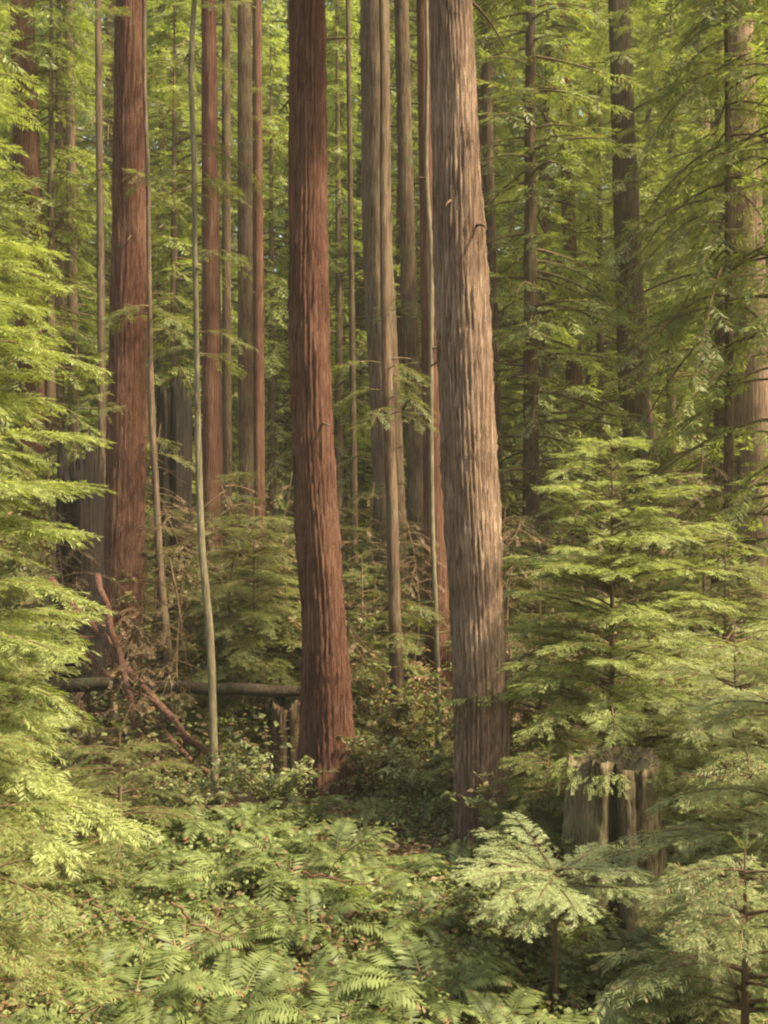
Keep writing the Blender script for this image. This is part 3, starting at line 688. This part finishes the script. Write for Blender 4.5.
sticks = [('grey dead stick leaning right of the thin bending trunk', (170, 560), (195, 700), 12.2, .018), ('dead brown stick among ferns at the lower left', (40, 985), (92, 1020), 5.6, .014),
          ('brown stick lying over ferns near the lower left sapling', (85, 900), (150, 925), 7.0, .013), ('broken stick across the dark hollow left of centre', (170, 905), (235, 940), 6.8, .015),
          ('slanting dead stick right of the reddish redwood foot', (360, 760), (420, 690), 12.0, .016),
          ('thin dead stick arching over leaves before the reddish redwood', (300, 870), (390, 885), 7.6, .012), ('grey stick slanting up behind the mossy stump', (505, 660), (590, 640), 10, .02)]
for lb, a, b, Y, r in sticks:
    log('dead_stick', lb, at(*a, Y), at(*b, Y + .35), r * .75, r * .3, 'redtwig' if 'red' in lb else 'twig', 'stick', .03, ST, 4)

# ------------------------------------------------------------------ labels for the repeats
MARKS = [(-200, 'left of the farthest left trunk'), (28, 'between the farthest left trunk and the stout left redwood'), (128, 'between the stout left redwood and the slender pale pole'), (197, 'between the slender pale pole and the reddish redwood'),
         (318, 'between the reddish redwood and the furrowed one'), (470, 'between the furrowed redwood and the bright pointed conifer'), (612, 'between the bright pointed conifer and the right edge trunk'), (752, 'right of the orange brown edge trunk')]
ORD = ['nearest', 'second nearest', 'third nearest', 'fourth nearest', 'fifth nearest', 'sixth nearest', 'seventh nearest', 'eighth nearest', 'ninth nearest', 'tenth nearest', 'eleventh nearest', 'twelfth nearest']
def name_many(items, kinds, fmt):
    cells = {}
    for px, Y, k, o in items:
        m = [t for x, t in MARKS if px >= x][-1]
        cells.setdefault((m, kinds(k)), []).append((Y, o))
    for (m, kd), L in cells.items():
        L.sort(key=lambda q: q[0])
        for i, (Y, o) in enumerate(L):
            o['label'] = fmt(kd, m, '' if len(L) == 1 else ORD[i] + ' ')
name_many(BG_TREES, lambda k: BGKIND[k], lambda kd, m, r: f'{r}{kd} {m}')
name_many(SHRUBS, lambda k: ['tall leafy shrub', 'red stemmed shrub', 'olive low shrub', 'brown withered shrub'][k], lambda kd, m, r: f'{r}{kd} {m}')
name_many(DEAD, lambda k: ['dead brown sapling with drooping twigs', 'short dead brown sapling', 'tall dead brown sapling'][k], lambda kd, m, r: f'{r}{kd} {m}')
name_many(FERNS, lambda s: 'large sword fern' if s >= .9 else ('medium sword fern' if s >= .8 else 'small sword fern'), lambda kd, m, r: f'{r}{kd} {m}')

# ------------------------------------------------------------------ light, air, camera
SUN_EL, SUN_AZ = 52, 112          # azimuth from +Y (view direction) towards +X (right)
w = bpy.data.worlds.new('World'); sc.world = w; w.use_nodes = True
t = w.node_tree; t.nodes.clear()
sky = t.nodes.new('ShaderNodeTexSky'); sky.sky_type = 'NISHITA'; sky.sun_disc = False
sky.sun_elevation = math.radians(SUN_EL); sky.sun_rotation = math.radians(SUN_AZ); sky.air_density = 1.0; sky.dust_density = 3.0
bgn = t.nodes.new('ShaderNodeBackground'); bgn.inputs[1].default_value = 0.10
ow = t.nodes.new('ShaderNodeOutputWorld'); t.links.new(sky.outputs[0], bgn.inputs[0]); t.links.new(bgn.outputs[0], ow.inputs[0])
sl = bpy.data.lights.new('sun', 'SUN'); sl.energy = 3.4; sl.angle = math.radians(4.0); sl.color = (1.0, 0.94, 0.83)
so = bpy.data.objects.new('sun', sl); link(so)
from mathutils import Vector
e, a = math.radians(SUN_EL), math.radians(SUN_AZ)
sd = Vector((math.sin(a) * math.cos(e), math.cos(a) * math.cos(e), math.sin(e)))
so.rotation_euler = (-sd).to_track_quat('-Z', 'Y').to_euler()

HAZE = 0.0008
if HAZE:
    m, tt, N, L = nt('haze')
    pv = N('ShaderNodeVolumePrincipled'); pv.inputs['Color'].default_value = (0.90, 0.90, 0.74, 1); pv.inputs['Density'].default_value = HAZE
    o_ = N('ShaderNodeOutputMaterial'); L(pv.outputs[0], o_.inputs['Volume'])
    x0, x1, y0, y1, z0, z1 = -152, 152, -32, 182, -4, 82
    V = [(x, y, z) for z in (z0, z1) for y in (y0, y1) for x in (x0, x1)]
    Fq = [(0, 2, 3, 1), (4, 5, 7, 6), (0, 1, 5, 4), (2, 6, 7, 3), (0, 4, 6, 2), (1, 3, 7, 5)]
    tag(obj('haze', mesh_from('haze', V, Fq, m)), 'thin warm haze filling the air between the trees', 'haze', kind='stuff')

cam = bpy.data.cameras.new('camera'); co = bpy.data.objects.new('camera', cam); link(co)
co.location = (0, 0, CAMZ); co.rotation_euler = (math.radians(90), 0, 0)
cam.sensor_fit = 'VERTICAL'; cam.sensor_height = 36; cam.lens = F / 1024 * 36; cam.clip_end = 600; cam.clip_start = .05
sc.camera = co
sc.view_settings.view_transform = 'Standard'; sc.view_settings.look = 'None'
sc.view_settings.exposure = 2.08; sc.view_settings.gamma = 1
sc.cycles.max_bounces = 8; sc.cycles.diffuse_bounces = 4; sc.cycles.transmission_bounces = 6; sc.cycles.volume_bounces = 1
sc.view_settings.use_white_balance = True; sc.view_settings.white_balance_temperature = 8100; sc.view_settings.white_balance_tint = 3
sc.cycles.use_denoising = True
sc.cycles.denoising_prefilter = 'NONE'
sc.cycles.filter_width = 2.2
